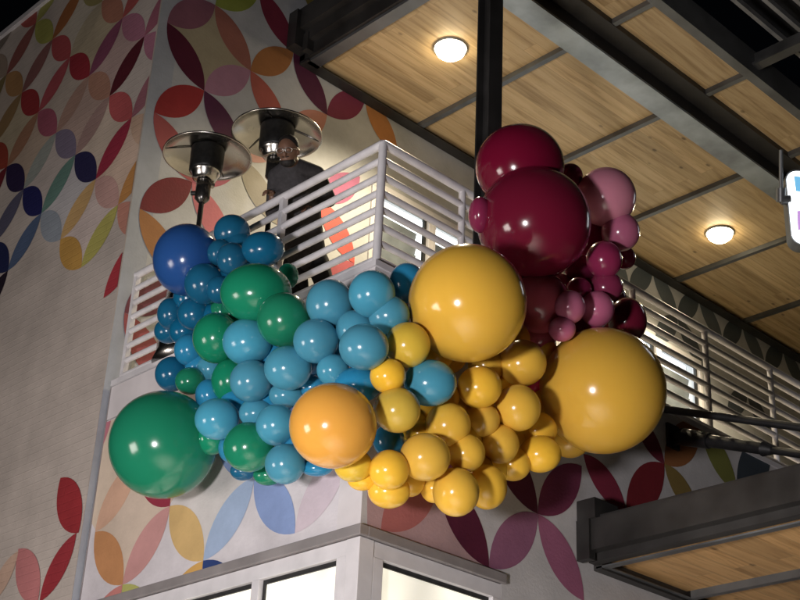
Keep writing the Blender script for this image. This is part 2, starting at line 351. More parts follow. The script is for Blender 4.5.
# --- shop window under the box: frames, glass, lit inside
ZT = 4.92
MB().box(-.035, .05, -.035, D, ZT-.085, ZT-.004).box(.05, 1.56, -.035, .05, ZT-.085, ZT-.004).build('window_header', M['trim'], bld, .006)
def shopwin(pts, ax):
    f = MB(); g = MB(); k = MB()
    z1 = ZT-.09
    def bx(m, a0, a1, d0, d1, zz0, zz1):
        if ax == 0: m.box(d0, d1, a0, a1, zz0, zz1)
        else: m.box(a0, a1, d0, d1, zz0, zz1)
    lo = pts[0]; hi = pts[-1]
    bx(f, lo, hi, 0, .11, z1-.12, z1)
    bx(f, lo, hi, 0, .11, .12, .3)
    for i, p in enumerate(pts):
        wdt = .045
        a0, a1 = (p, p+.1) if i == 0 else ((p-.1, p) if i == len(pts)-1 else (p-wdt, p+wdt))
        bx(f, a0, a1, -.004, .11, .3, z1-.12)
    for i in range(len(pts)-1):
        a0 = pts[i]+(.1 if i == 0 else .045); a1 = pts[i+1]-(.1 if i == len(pts)-2 else .045)
        bx(k, a0, a1, .04, .08, z1-.155, z1-.12); bx(k, a0, a0+.03, .04, .08, .3, z1-.155); bx(k, a1-.03, a1, .04, .08, .3, z1-.155)
        bx(g, a0+.03, a1-.03, .055, .065, .3, z1-.155)
    fr = f.build('window', M['white'], bld, .004)
    k.build('gasket', M['black'], fr); g.build('glass', M['window_glow'], fr)
shopwin([.14, 1.17, 2.5, 3.66], 0); shopwin([.14, 1.53], 1)
MB().box(-.006, .138, -.006, .138, .12, ZT-.09).build('corner_post', M['white'], bld, .004)
MB().box(WX0, WX1, D+.26, 6.5, WZ1+.05, WZ1+.08).build('lit_room_ceiling', emit('lit_ceiling', (.93, 1, .97), 1.6, .3, 1.5), bld)
MB().box(WX0-.06, WX0-.002, D+.26, 6.5, WZ0, WZ1+.05).box(WX1+.002, WX1+.06, D+.26, 6.5, WZ0, WZ1+.05).box(WX0, WX1, D+.26, 6.5, WZ0-.06, WZ0-.01).build('lit_room_shell', M['white'], bld)
# --- balcony sliding windows in the wall behind
m_in = MB().box(WX0, WX1, 6.5, 6.55, WZ0, WZ1+.05).build('lit_room_wall', M['window_glow2'], bld)
def wdw(x0, x1):
    f = MB(); z0, z1 = WZ0, WZ1
    f.box(x0, x1, D-.03, D+.1, z1-.08, z1).box(x0, x0+.06, D-.03, D+.1, z0, z1-.08).box(x1-.06, x1, D-.03, D+.1, z0, z1-.08)
    fr = f.build('window', M['white'], bld, .004)
    MB().box(x0+.06, x1-.06, D+.02, D+.06, z1-.125, z1-.08).box(x0+.06, x0+.1, D+.02, D+.06, z0, z1-.125).box(x1-.1, x1-.06, D+.02, D+.06, z0, z1-.125).build('gasket', M['black'], fr)
    b = MB(); z = z1-.36
    while z > z0+.05:
        b.bar((x0+.11, D+.16, z), (x1-.11, D+.16, z), .008, .122, (0, -.25, .95)); z -= .105
    b.build('blind', M['blind'], fr)
x = WX0
for wd in (1.05, 1.25, 1.2, 1.2, 1.1, 1.08): wdw(x, x+wd); x += wd
# black picture frame and heater-grey panel on the wall right of the windows
MB().box(11.75, 12.85, D-.02, D-.004, 10.1, 10.14).box(12.81, 12.85, D-.02, D-.004, 9.0, 10.1).box(11.75, 11.79, D-.02, D-.004, 9.0, 10.1).build('notice_frame', M['black'], bld)
# ------------------------------------------------------------ balcony railing
rl = empty('railing', 'white tubular steel balcony railing with eight horizontal bars above the balloons', 'railing')
ZR = 8.27; e = .05
zs = [ZR-k*(ZR-7.165)/7 for k in range(8)]
for k, z in enumerate(zs):
    r = .038 if k == 0 else .030
    m = MB(); m.tube((e, e, z), (e, 3.6, z), r).tube((e, e, z), (9, e, z), r)
    m.build('top_rail' if k == 0 else 'rail', M['rail'], rl)
for y in (1.33, 2.5, 3.58):
    MB().bar((e, y, 7.11), (e, y, ZR-.01), .055, .05, (0, 1, 0)).build('post', M['rail'], rl)
for x in (1.02, 2.24, 3.46, 4.68, 5.9, 7.1, 8.3):
    MB().tube((x, e, 7.11), (x, e, ZR), .032).build('post', M['rail'], rl)
MB().tube((e, e, 7.11), (e, e, ZR+.004), .036, n=16).build('corner_post', M['rail'], rl)

# ------------------------------------------------------------ upper canopy
cn = empty('canopy', 'high timber lined steel canopy with round downlights over the balcony', 'canopy', loc=(0, 0, 0))
ZC = 11.97; XL = 2.12
for i, (x0, x1) in enumerate(zip([XL, 3.9, 5.73, 7.57, 9.42, 11.25, 13.1], [3.83, 5.66, 7.5, 9.35, 11.18, 13.03, 14.9])):
    MB().box(x0, x1, 1.0, D-.09, ZC+.07, ZC+.1).build('wood_panel', M['wood'], cn)
    MB().box(x0, x1, -.08, .47, ZC+.07, ZC+.1).build('wood_panel', M['wood'], cn)
for x in (3.83, 5.66, 7.5, 9.35, 11.18, 13.03):
    MB().box(x, x+.07, 1.0, D-.09, ZC, ZC+.3).box(x, x+.07, -.08, .47, ZC, ZC+.3).build('joist', M['steel2'], cn)
MB().box(XL-.2, 15, D-.09, D-.004, ZC-.02, ZC+.32).box(XL-.2, 15, D-.16, D-.09, ZC-.02, ZC-.005).build('wall_beam', M['steel'], cn)
zb = 11.75
MB().box(1.4, 15, .70, 1.0, zb, zb+.03).box(1.4, 15, .83, .87, zb+.03, zb+.55).build('flange_beam', M['galv'], cn)
MB().box(1.4, 15, .705, .82, zb+.04, zb+.6).box(1.4, 15, .88, .98, zb+.04, zb+.6).box(1.4, 15, .47, .70, ZC-.01, ZC+.4).build('beam_casing', M['steel'], cn)
# left end beam, stepped section
MB().box(XL-.16, XL, -2.9, D-.1, ZC-.02, ZC+.02).box(XL-.16, XL, 1.0, D-.1, ZC+.02, ZC+.06).build('end_flange', M['steel2'], cn)
MB().box(XL-.2, XL-.12, -2.9, D-.004, ZC+.02, ZC+.34).box(XL-.28, XL-.2, -2.9, D-.004, ZC+.2, ZC+.5).box(XL-.36, XL-.28, -2.9, D-.004, ZC+.36, ZC+.66).build('end_beam', M['steel'], cn)
MB().box(XL-.42, XL-.2, D-.16, D-.004, ZC+.1, ZC+.62).box(XL-.3, XL-.2, D-.25, D-.16, ZC+.05, ZC+.3).build('wall_bracket', M['steel'], cn)
MB().box(1.0, 15, -.2, -.08, ZC-.02, ZC+.35).build('edge_beam', M['steel2'], cn)
MB().box(1.0, 15, -4.6, -.2, ZC+1.0, ZC+1.05).build('roof_deck', M['deck'], cn)
for k in range(16):
    y = -.5-.26*k; MB().box(1.0, 15, y-.025, y+.025, ZC+.42, ZC+.5).build('roof_rib', M['rib'], cn)
for x in (1.9, 3.83, 5.66, 7.5, 9.35, 11.18): MB().box(x, x+.14, -4.6, -.2, ZC+.1, ZC+.14).box(x+.06, x+.1, -4.6, -.2, ZC+.14, ZC+.3).build('purlin', M['joist'], cn)
for (x, y) in ((2.98, 2.2), (8.66, 2.3), (6.6, 2.3), (10.3, 2.3)):
    if x in (6.6, 10.3): continue
    d = MB().lathe([(.001, -.13), (.06, -.124), (.12, -.1), (.165, -.06), (.185, 0)], (x, y, ZC+.05), 24).build('downlight', M['lamp'], cn)
    MB().lathe([(.187, .0), (.2, -.006), (.2, .02)], (x, y, ZC+.05), 24).build('trim_ring', M['galv'], d)
    lamp('downlight_glow', 'SPOT', (x, y, ZC-.14), 720 if x < 5 else 1000, (1, .84, .56), .1, (x, y, 0), spot_size=math.radians(138), spot_blend=.7)
# ------------------------------------------------------------ column in front of the railing
co = MB().box(1.08, 1.26, -.19, -.175, 6.75, 12.0).box(1.08, 1.26, -.045, -.03, 6.75, 12.0).box(1.16, 1.18, -.175, -.045, 6.75, 12.0).box(1.0, 1.34, -.2, -.004, 6.6, 6.75)
tag(co.build('steel_column', M['steel'], None, .003), 'tall black steel column rising behind the burgundy balloons up to the timber canopy', 'column')

# ------------------------------------------------------------ lower canopy
lc = empty('awning', 'lower timber lined steel awning jutting from the mural wall at bottom right', 'awning')
x0, x1, y1 = 2.5, 9.0, -3.2
MB().box(x0, x0+.1, y1, -.004, 5.33, 5.60).box(x0+.1, x0+.2, y1, -.03, 5.26, 5.5).box(x0+.05, x0+.14, y1, -.05, 5.6, 5.64).build('side_beam', M['steel'], lc)
MB().box(x0+.2, x0+.27, y1, -.03, 5.235, 5.25).build('side_flange', M['steel2'], lc)
MB().box(x0+.2, x1, -.09, -.004, 5.22, 5.45).build('wall_beam', M['steel'], lc)
MB().box(x0+.27, x1, -.13, -.09, 5.24, 5.25).build('wall_flange', M['steel2'], lc)
MB().box(x0+.2, x1, y1-.1, y1, 5.2, 5.65).build('front_beam', M['steel'], lc)
MB().box(x0-.02, x0+.3, -.2, -.004, 5.6, 5.78).box(x0-.03, x0+.05, -.14, -.004, 5.25, 5.6).build('corner_bracket', M['steel'], lc)
xs = [x0+.2, 4.0, 5.83, 7.66, 9.0]
for a, b in zip(xs, xs[1:]):
    MB().box(a, b-.07, y1, -.09, 5.31, 5.34).build('wood_panel', M['wood2'], lc)
    if b < 8.9: MB().box(b-.07, b, y1, -.13, 5.24, 5.42).build('joist', M['steel2'], lc)
MB().box(x0+.2, x1, y1, -.03, 5.46, 5.5).build('metal_roof', M['rib'], lc)
def rod(name, a, b, label, turn):
    t = empty(name, label, 'tie rod', 'tie rods holding the lower awning')
    a = Vector(a); b = Vector(b); d = (b-a).normalized()
    MB().tube(a, b, .036).build('rod', M['black'], t)
    MB().box(a.x-.09, a.x+.09, -.03, -.003, a.z-.12, a.z+.12).box(a.x-.02, a.x+.02, -.16, -.03, a.z-.09, a.z+.05).build('wall_plate', M['steel'], t)
    if turn:
        c = a+d*.1; MB().tube(c, c+d*.3, .085, .075).tube(c+d*.3, c+d*.9, .06, .055).tube(c+d*.9, c+d*1.0, .07, .04).build('turnbuckle', M['black'], t)
    MB().box(b.x-.03, b.x+.03, b.y-.15, b.y+.1, 5.5, b.z+.05).build('end_plate', M['steel'], t)
rod('tie_rod', (3.93, -.05, 6.83), (3.95, -2.9, 5.72), 'black tie rod with thick turnbuckle bolted to the mural wall beside the golden giant balloon', True)
rod('tie_rod', (3.55, -.05, 7.0), (3.98, -2.9, 5.98), 'thinner black tie rod crossing the railing just behind the golden giant balloon', False)

# ------------------------------------------------------------ lit sign hanging at the right edge
sg = empty('hanging_sign', 'white backlit sign with cyan and purple marks under the canopy at right edge', 'sign')
def face_panel(px0, px1, py0, py1, dep, th, rnd, n=8):
    """rounded slab whose face looks along the camera's heading (a blade sign square to the street)"""
    P = at((px0+px1)/2, (py0+py1)/2, dep); X = Vector((RT.x, RT.y, 0)).normalized(); Z = Vector((0, 0, 1)); N = X.cross(Z)
    s_ = dep/F; w_ = (px1-px0)*s_/2; h_ = (py1-py0)*s_/2/.9; r = rnd*s_
    ring = []
    for cx, cy, a0 in ((w_-r, h_-r, 0), (-w_+r, h_-r, 90), (-w_+r, -h_+r, 180), (w_-r, -h_+r, 270)):
        for i in range(n+1):
            t = math.radians(a0+90*i/n); ring.append((cx+r*math.cos(t), cy+r*math.sin(t)))
    V = [P+X*a+Z*b+N*0 for a, b in ring]+[P+X*a+Z*b+N*(-th) for a, b in ring]; k = len(ring)
    return MB().add(V, [tuple(range(k)), tuple(range(2*k-1, k-1, -1))]+[(i, k+i, k+(i+1) % k, (i+1) % k) for i in range(k)]), P
sd = 14.3
m, P = face_panel(788, 850, 168, 247, sd, .16, 12); m.build('housing', M['steel2'], sg)
m, _ = face_panel(789.5, 848.5, 169.5, 245.5, sd-.02, .01, 11); m.build('light_face', emit('sign_white', (.9, .96, 1), 3.0), sg)
Pf = at(819, 207.5, sd-.02); Xs = Vector((RT.x, RT.y, 0)).normalized(); Ns = Xs.cross(Vector((0, 0, 1)))
if Ns.dot(fwd) > 0: Ns = -Ns
def mark(q, name, mat):
    pts = []
    for px, py in q:
        d = ray(px, py); P0 = Pf+Ns*.008; pts.append(CAM+d*((P0-CAM).dot(Ns)/d.dot(Ns)))
    k = len(pts); MB().add(pts+[p-Ns*.006 for p in pts], [tuple(range(k)), tuple(range(2*k-1, k-1, -1))]+[(i, (i+1) % k, k+(i+1) % k, k+i) for i in range(k)]).build(name, mat, sg)
mark([(794, 176), (812, 178), (812, 193), (796, 191)], 'cyan_mark', emit('sign_cyan', (.05, .4, .7), 1.0))
mark([(797, 211), (812, 209), (814, 228), (798, 230)], 'purple_mark', emit('sign_purple', (.45, .2, .6), 1.0))
MB().tube(at(781, 200, sd+.05), at(790, 200, sd+.05), .05).tube(at(781, 202, sd+.05), at(781, 188, sd+.05), .05).tube(at(781, 190, sd+.05), at(781, 150, sd+.05), .02).build('bracket', M['steel2'], sg)

# ------------------------------------------------------------ patio heaters
def heater(x, y, zt, label, tilt):
    t = empty('patio_heater', label, 'patio heater', 'patio heaters on the balcony', (x, y, 7.1)); h = zt-7.1
    t.rotation_euler = (0, 0, tilt)
    d = MB().lathe([(.06, h+.10), (.16, h+.085), (.30, h+.045), (.42, h), (.445, h-.012), (.45, h-.03), (.437, h-.03), (.432, h-.014), (.30, h+.033), (.16, h+.07), (.05, h+.085)], n=48)
    ds = d.build('reflector', M['chrome'], t)
    s = MB()
    for k in range(3):
        a = k*2*math.pi/3+.4; s.bar((.14*math.cos(a), .14*math.sin(a), h+.068), (.42*math.cos(a), .42*math.sin(a), h-.008), .012, .006)
    s.build('seam', M['pole'], ds)
    MB().lathe([(.02, h+.07), (.165, h+.06), (.17, h+.04), (.165, h-.2), (.15, h-.22), (.06, h-.225)], n=32).build('burner_head', M['burner'], t)
    MB().lathe([(.15, h-.22), (.135, h-.235), (.12, h-.29), (.08, h-.31), (.07, h-.31)], n=32).build('burner_cup', M['chrome'], t)
    hs = MB().lathe([(.055, h-.3), (.075, h-.32), (.075, h-.52), (.05, h-.55), (.03, h-.57)], n=24).build('control_housing', M['pole'], t)
    MB().tube((.07, 0, h-.45), (.12, 0, h-.45), .024).build('knob', M['black'], hs)
    MB().tube((-.05, -.05, h-.33), (-.075, -.075, h-.33), .03).build('valve_cap', M['chrome'], hs)
    MB().tube((0, 0, .5), (0, 0, h-.56), .026, n=16).build('pole', M['pole'], t)
    MB().lathe([(.001, .82), (.1, .8), (.22, .72), (.24, .5), (.25, .1), (.28, 0), (.001, 0)], n=32).build('base', M['chrome'], t)
heater(.17, 2.8, 9.42, 'stainless mushroom patio heater at the left, its pole rising behind the royal blue balloon', 2.2)
heater(.43, 2.03, 9.47, 'stainless mushroom patio heater whose wide hood shows right behind the bearded person', 1.2)

# ------------------------------------------------------------ person leaning over the railing
def limb_bm(chain, edges):
    """tapered capsules between the joints; the voxel remesh fuses them into one surface"""
    bm = bmesh.new()
    for p, r in chain: bmesh.ops.create_uvsphere(bm, u_segments=18, v_segments=12, radius=r, matrix=Matrix.Translation(p))
    for i, j in edges:
        a, ra = Vector(chain[i][0]), chain[i][1]; b, rb = Vector(chain[j][0]), chain[j][1]; d = b-a
        m = Matrix.Translation((a+b)/2) @ d.to_track_quat('Z', 'Y').to_matrix().to_4x4()
        bmesh.ops.create_cone(bm, cap_ends=True, segments=18, radius1=ra, radius2=rb, depth=d.length, matrix=m)
    return bm
def fuse(name, bm, mat, parent, vox, it=4):
    me = bpy.data.meshes.new(name); bm.to_mesh(me); bm.free(); o = link(name, me, mat, parent)
    r = o.modifiers.new('fuse', 'REMESH'); r.mode = 'VOXEL'; r.voxel_size = vox; r.use_smooth_shade = True
    if it: q = o.modifiers.new('relax', 'SMOOTH'); q.iterations = it; q.factor = .5
    return o
M['skin'] = noise_mat('skin', (.16, .085, .055), .45, 0, .15, 20, .002)
M['jacket'] = noise_mat('dark_knit', (.035, .032, .035), .85, 0, .35, 30, .006)
M['trouser'] = noise_mat('black_cloth', (.010, .010, .012), .85, 0, .3, 20, .005)
M['hair'] = noise_mat('hair', (.012, .009, .008), .7, 0, .4, 40, .004)
pe = empty('person', 'person with glasses and beard in dark jumper leaning on the railing, looking down', 'person', loc=(.56, 1.3, 7.1))
inv = Matrix.Translation(-pe.location)
hd = 13.02
A = lambda px, py, d=0: tuple(inv @ at(px, py, hd+d))
head = A(288, 152, -.12); neck = A(293, 165, .03); chest = A(298, 188, .12); belly = A(302, 222, .16); hip = A(306, 258, .16)
shR = A(278, 177, .03); shL = A(316, 175, .12)
elL = A(329, 200, .12); wrL = A(309, 208, .02)
railhand = inv @ on(0, .05, 270, 196)
elR = tuple(Vector(railhand)+Vector((.15, .10, -.12)))
hipR = A(294, 266, .1); hipL = A(313, 266, .14)
def foot(px, d): return Vector(A(px, 300, d))
fR = Vector((.02, .17, .05)); fL = Vector((.17, -.05, .05))
hipR = tuple(Vector(hip)+Vector((-.05, .1, -.06))); hipL = tuple(Vector(hip)+Vector((.06, -.1, -.06)))
kR = (Vector(hipR)+fR)/2+Vector((-.04, -.04, 0)); kL = (Vector(hipL)+fL)/2+Vector((-.04, -.04, 0))
railhand = inv @ on(0, .05, 270, 196)
elR = tuple(Vector(railhand)+Vector((.16, .16, -.04))); 
body = [(hip, .13), (belly, .13), (chest, .14), (neck, .075), (tuple(Vector(head)-UP*.05), .07), (shR, .065), (elR, .045), (tuple(Vector(railhand)+Vector((.05, .03, .02))), .03), (shL, .065), (elL, .045), (wrL, .03),
        (hipR, .09), (tuple(kR), .06), (tuple(fR), .04), (hipL, .09), (tuple(kL), .06), (tuple(fL), .04), (tuple(fR+Vector((-.16, -.12, -.01))), .04), (tuple(fL+Vector((-.16, -.12, -.01))), .04)]
be = [(0, 1), (1, 2), (2, 3), (3, 4), (2, 5), (5, 6), (6, 7), (2, 8), (8, 9), (9, 10), (0, 11), (11, 12), (12, 13), (0, 14), (14, 15), (15, 16), (13, 17), (16, 18)]
# head, face and hands joined with the limbs into the one body mesh
bmj = limb_bm(body, be)
Hc = Vector(head)
def blob(bm, c, sc, R=Matrix.Identity(3), seg=20):
    m = Matrix.Translation(c) @ R.to_4x4() @ Matrix.Diagonal((*sc, 1))
    bmesh.ops.create_uvsphere(bm, u_segments=seg, v_segments=seg//2+2, radius=1, matrix=m)
# head frame: face looks from the head towards the photographer, tilted
fz = (-fwd*.97-UP*.12-RT*.2).normalized(); fx = fz.cross(Vector((0, 0, -1))).normalized(); fy = fz.cross(fx); 
if fy.z < 0: fy = -fy
HR = Matrix((fx*1.17, fz*1.17, fy*1.12)).transposed()   # local x = side, y = forward, z = up
def hp(x, y, z): return Hc+HR @ Vector((x, y, z))
blob(bmj, hp(0, -.01, .02), (.078, .097, .105), HR, 28); blob(bmj, hp(0, .025, -.05), (.058, .065, .062), HR)
blob(bmj, hp(0, .095, -.012), (.014, .022, .028), HR, 12)
for s_ in (-1, 1): blob(bmj, hp(s_*.08, -.01, -.005), (.012, .02, .03), HR, 10); blob(bmj, hp(s_*.03, .083, .018), (.013, .008, .009), HR, 10)
blob(bmj, hp(0, .086, -.052), (.024, .008, .006), HR, 10)
def hand(bm, c, ax, out, down):
    ax = ax.normalized(); out = out.normalized(); down = down.normalized()
    blob(bm, c, (.042, .045, .017), Matrix((ax, out, down.cross(Vector((1e-3, 0, 0)))+down)).transposed() if False else Matrix((ax, out, ax.cross(out))).transposed(), 14)
    for i, (o_, L) in enumerate(((-.03, .062), (-.01, .072), (.01, .068), (.03, .055))):
        p = c+ax*o_+out*.035; q = p+out*L*.45+down*.012; r_ = q+out*L*.1+down*L*.6
        for a, b in ((p, q), (q, r_)):
            for t in (0, .33, .66, 1): blob(bm, a.lerp(b, t), (.0095,)*3, seg=8)
    p = c-ax*.04; q = p-ax*.02+out*.02+down*.03
    for t in (0, .33, .66, 1): blob(bm, p.lerp(q, t), (.011,)*3, seg=8)
hand(bmj, Vector(railhand)+Vector((0.005, .0, .035)), Vector((0, 1, 0)), Vector((-1, 0, 0)), Vector((0, 0, -1)))
hand(bmj, Vector(wrL), Vector((0, 1, 0)), Vector((-1, 0, -.2)), Vector((0, 0, -1)))
fuse('body', bmj, M['skin'], pe, .008, 1)
g = 1.22
fuse('jumper', limb_bm([(hip, .19), (belly, .185), (chest, .2), (tuple(Vector(neck)-Vector((0, 0, .03))), .105), (shR, .095), (elR, .062), (tuple(Vector(railhand)+Vector((.075, .045, .02))), .042), (shL, .09), (elL, .07), (tuple(Vector(wrL).lerp(Vector(elL), .2)), .042)],
     [(0, 1), (1, 2), (2, 3), (2, 4), (4, 5), (5, 6), (2, 7), (7, 8), (8, 9), (3, 4), (3, 7)]), M['jacket'], pe, .014)
fuse('trousers', limb_bm([(tuple(Vector(hip)+Vector((0, 0, .1))), .17), (hipR, .11), (tuple(kR), .08), (tuple(fR+Vector((0, 0, .05))), .06), (hipL, .11), (tuple(kL), .08), (tuple(fL+Vector((0, 0, .05))), .06)],
     [(0, 1), (1, 2), (2, 3), (0, 4), (4, 5), (5, 6)]), M['trouser'], pe, .014)
bm = bmesh.new()
for f_ in (fR, fL): blob(bm, f_+Vector((-.07, -.05, .0)), (.14, .055, .05), Matrix.Rotation(.64, 3, 'Z'))
me = bpy.data.meshes.new('shoes'); bm.to_mesh(me); bm.free(); link('shoes', me, M['black'], pe)
bm = bmesh.new(); blob(bm, hp(0, -.028, .05), (.083, .09, .092), HR, 24)
me = bpy.data.meshes.new('hair'); bm.to_mesh(me); bm.free(); link('hair', me, M['hair'], pe)
bm = bmesh.new(); blob(bm, hp(0, .03, -.078), (.058, .062, .045), HR, 20); blob(bm, hp(0, .083, -.037), (.03, .012, .006), HR, 12)
me = bpy.data.meshes.new('beard'); bm.to_mesh(me); bm.free(); link('beard', me, M['hair'], pe)
gm = MB()
for s_ in (-1, 1):
    pts = [hp(s_*.034+.028*math.cos(t), .1, .016+.02*math.sin(t)) for t in [i*math.pi/6 for i in range(12)]]
    for i in range(12): gm.tube(pts[i], pts[(i+1) % 12], .003, n=6)
    gm.tube(hp(s_*.062, .1, .02), hp(s_*.082, -.01, .015), .003, n=6)
gm.tube(hp(-.007, .1, .02), hp(.007, .1, .02), .003, n=6)
gl = gm.build('glasses', M['chrome'], pe)

# ------------------------------------------------------------ balloons
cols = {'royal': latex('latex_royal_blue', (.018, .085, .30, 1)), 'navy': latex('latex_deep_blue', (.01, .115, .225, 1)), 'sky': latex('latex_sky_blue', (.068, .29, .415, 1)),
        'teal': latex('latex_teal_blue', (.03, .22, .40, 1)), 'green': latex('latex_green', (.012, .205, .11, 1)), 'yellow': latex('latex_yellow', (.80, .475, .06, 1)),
        'gold': latex('latex_gold', (.70, .41, .06, 1), .14), 'orange': latex('latex_orange', (.80, .38, .055, 1), .14), 'olive': latex('latex_olive_yellow', (.66, .45, .06, 1)),
        'wine': latex('latex_burgundy', (.15, .007, .026, 1), .13), 'plum': latex('latex_plum', (.23, .025, .075, 1)), 'mauve': latex('latex_mauve', (.43, .12, .21, 1)),
        'pink': latex('latex_dusty_pink', (.52, .20, .27, 1)), 'rose': latex('latex_muted_rose', (.36, .07, .10, 1)), 'hot': latex('latex_hot_pink', (.8, .07, .2, 1))}
def balloon_mesh(name, mat):
    prof = []
    for i in range(1, 40):
        t = math.pi*i/40; r = math.sin(t); z = math.cos(t)
        if z < 0: r *= 1-.10*(-z)**2*1.0; z *= 1.07
        prof.append((r, z))
    prof.append((.035, -1.08)); prof.append((.028, -1.12)); prof.append((.05, -1.16)); prof.append((.062, -1.19)); prof.append((.04, -1.18)); prof.append((.001, -1.17))
    prof = [(.0005, 1.0)]+prof
    m = MB().lathe(prof, n=56); me = bpy.data.meshes.new(name); me.from_pydata(m.v, [], m.f)
    bm = bmesh.new(); bm.from_mesh(me); bmesh.ops.remove_doubles(bm, verts=bm.verts, dist=.002); bmesh.ops.recalc_face_normals(bm, faces=bm.faces); bm.to_mesh(me); bm.free()
    for p in me.polygons: p.use_smooth = True
    me.materials.append(mat); return me
meshes = {k: balloon_mesh('balloon_'+k, v) for k, v in cols.items()}
gname = {'royal': 'blue', 'navy': 'blue', 'sky': 'sky blue', 'teal': 'sky blue', 'green': 'green', 'yellow': 'yellow', 'gold': 'yellow', 'orange': 'yellow', 'olive': 'yellow',
         'wine': 'burgundy and plum', 'plum': 'burgundy and plum', 'mauve': 'burgundy and plum', 'pink': 'burgundy and plum', 'rose': 'burgundy and plum', 'hot': 'burgundy and plum'}
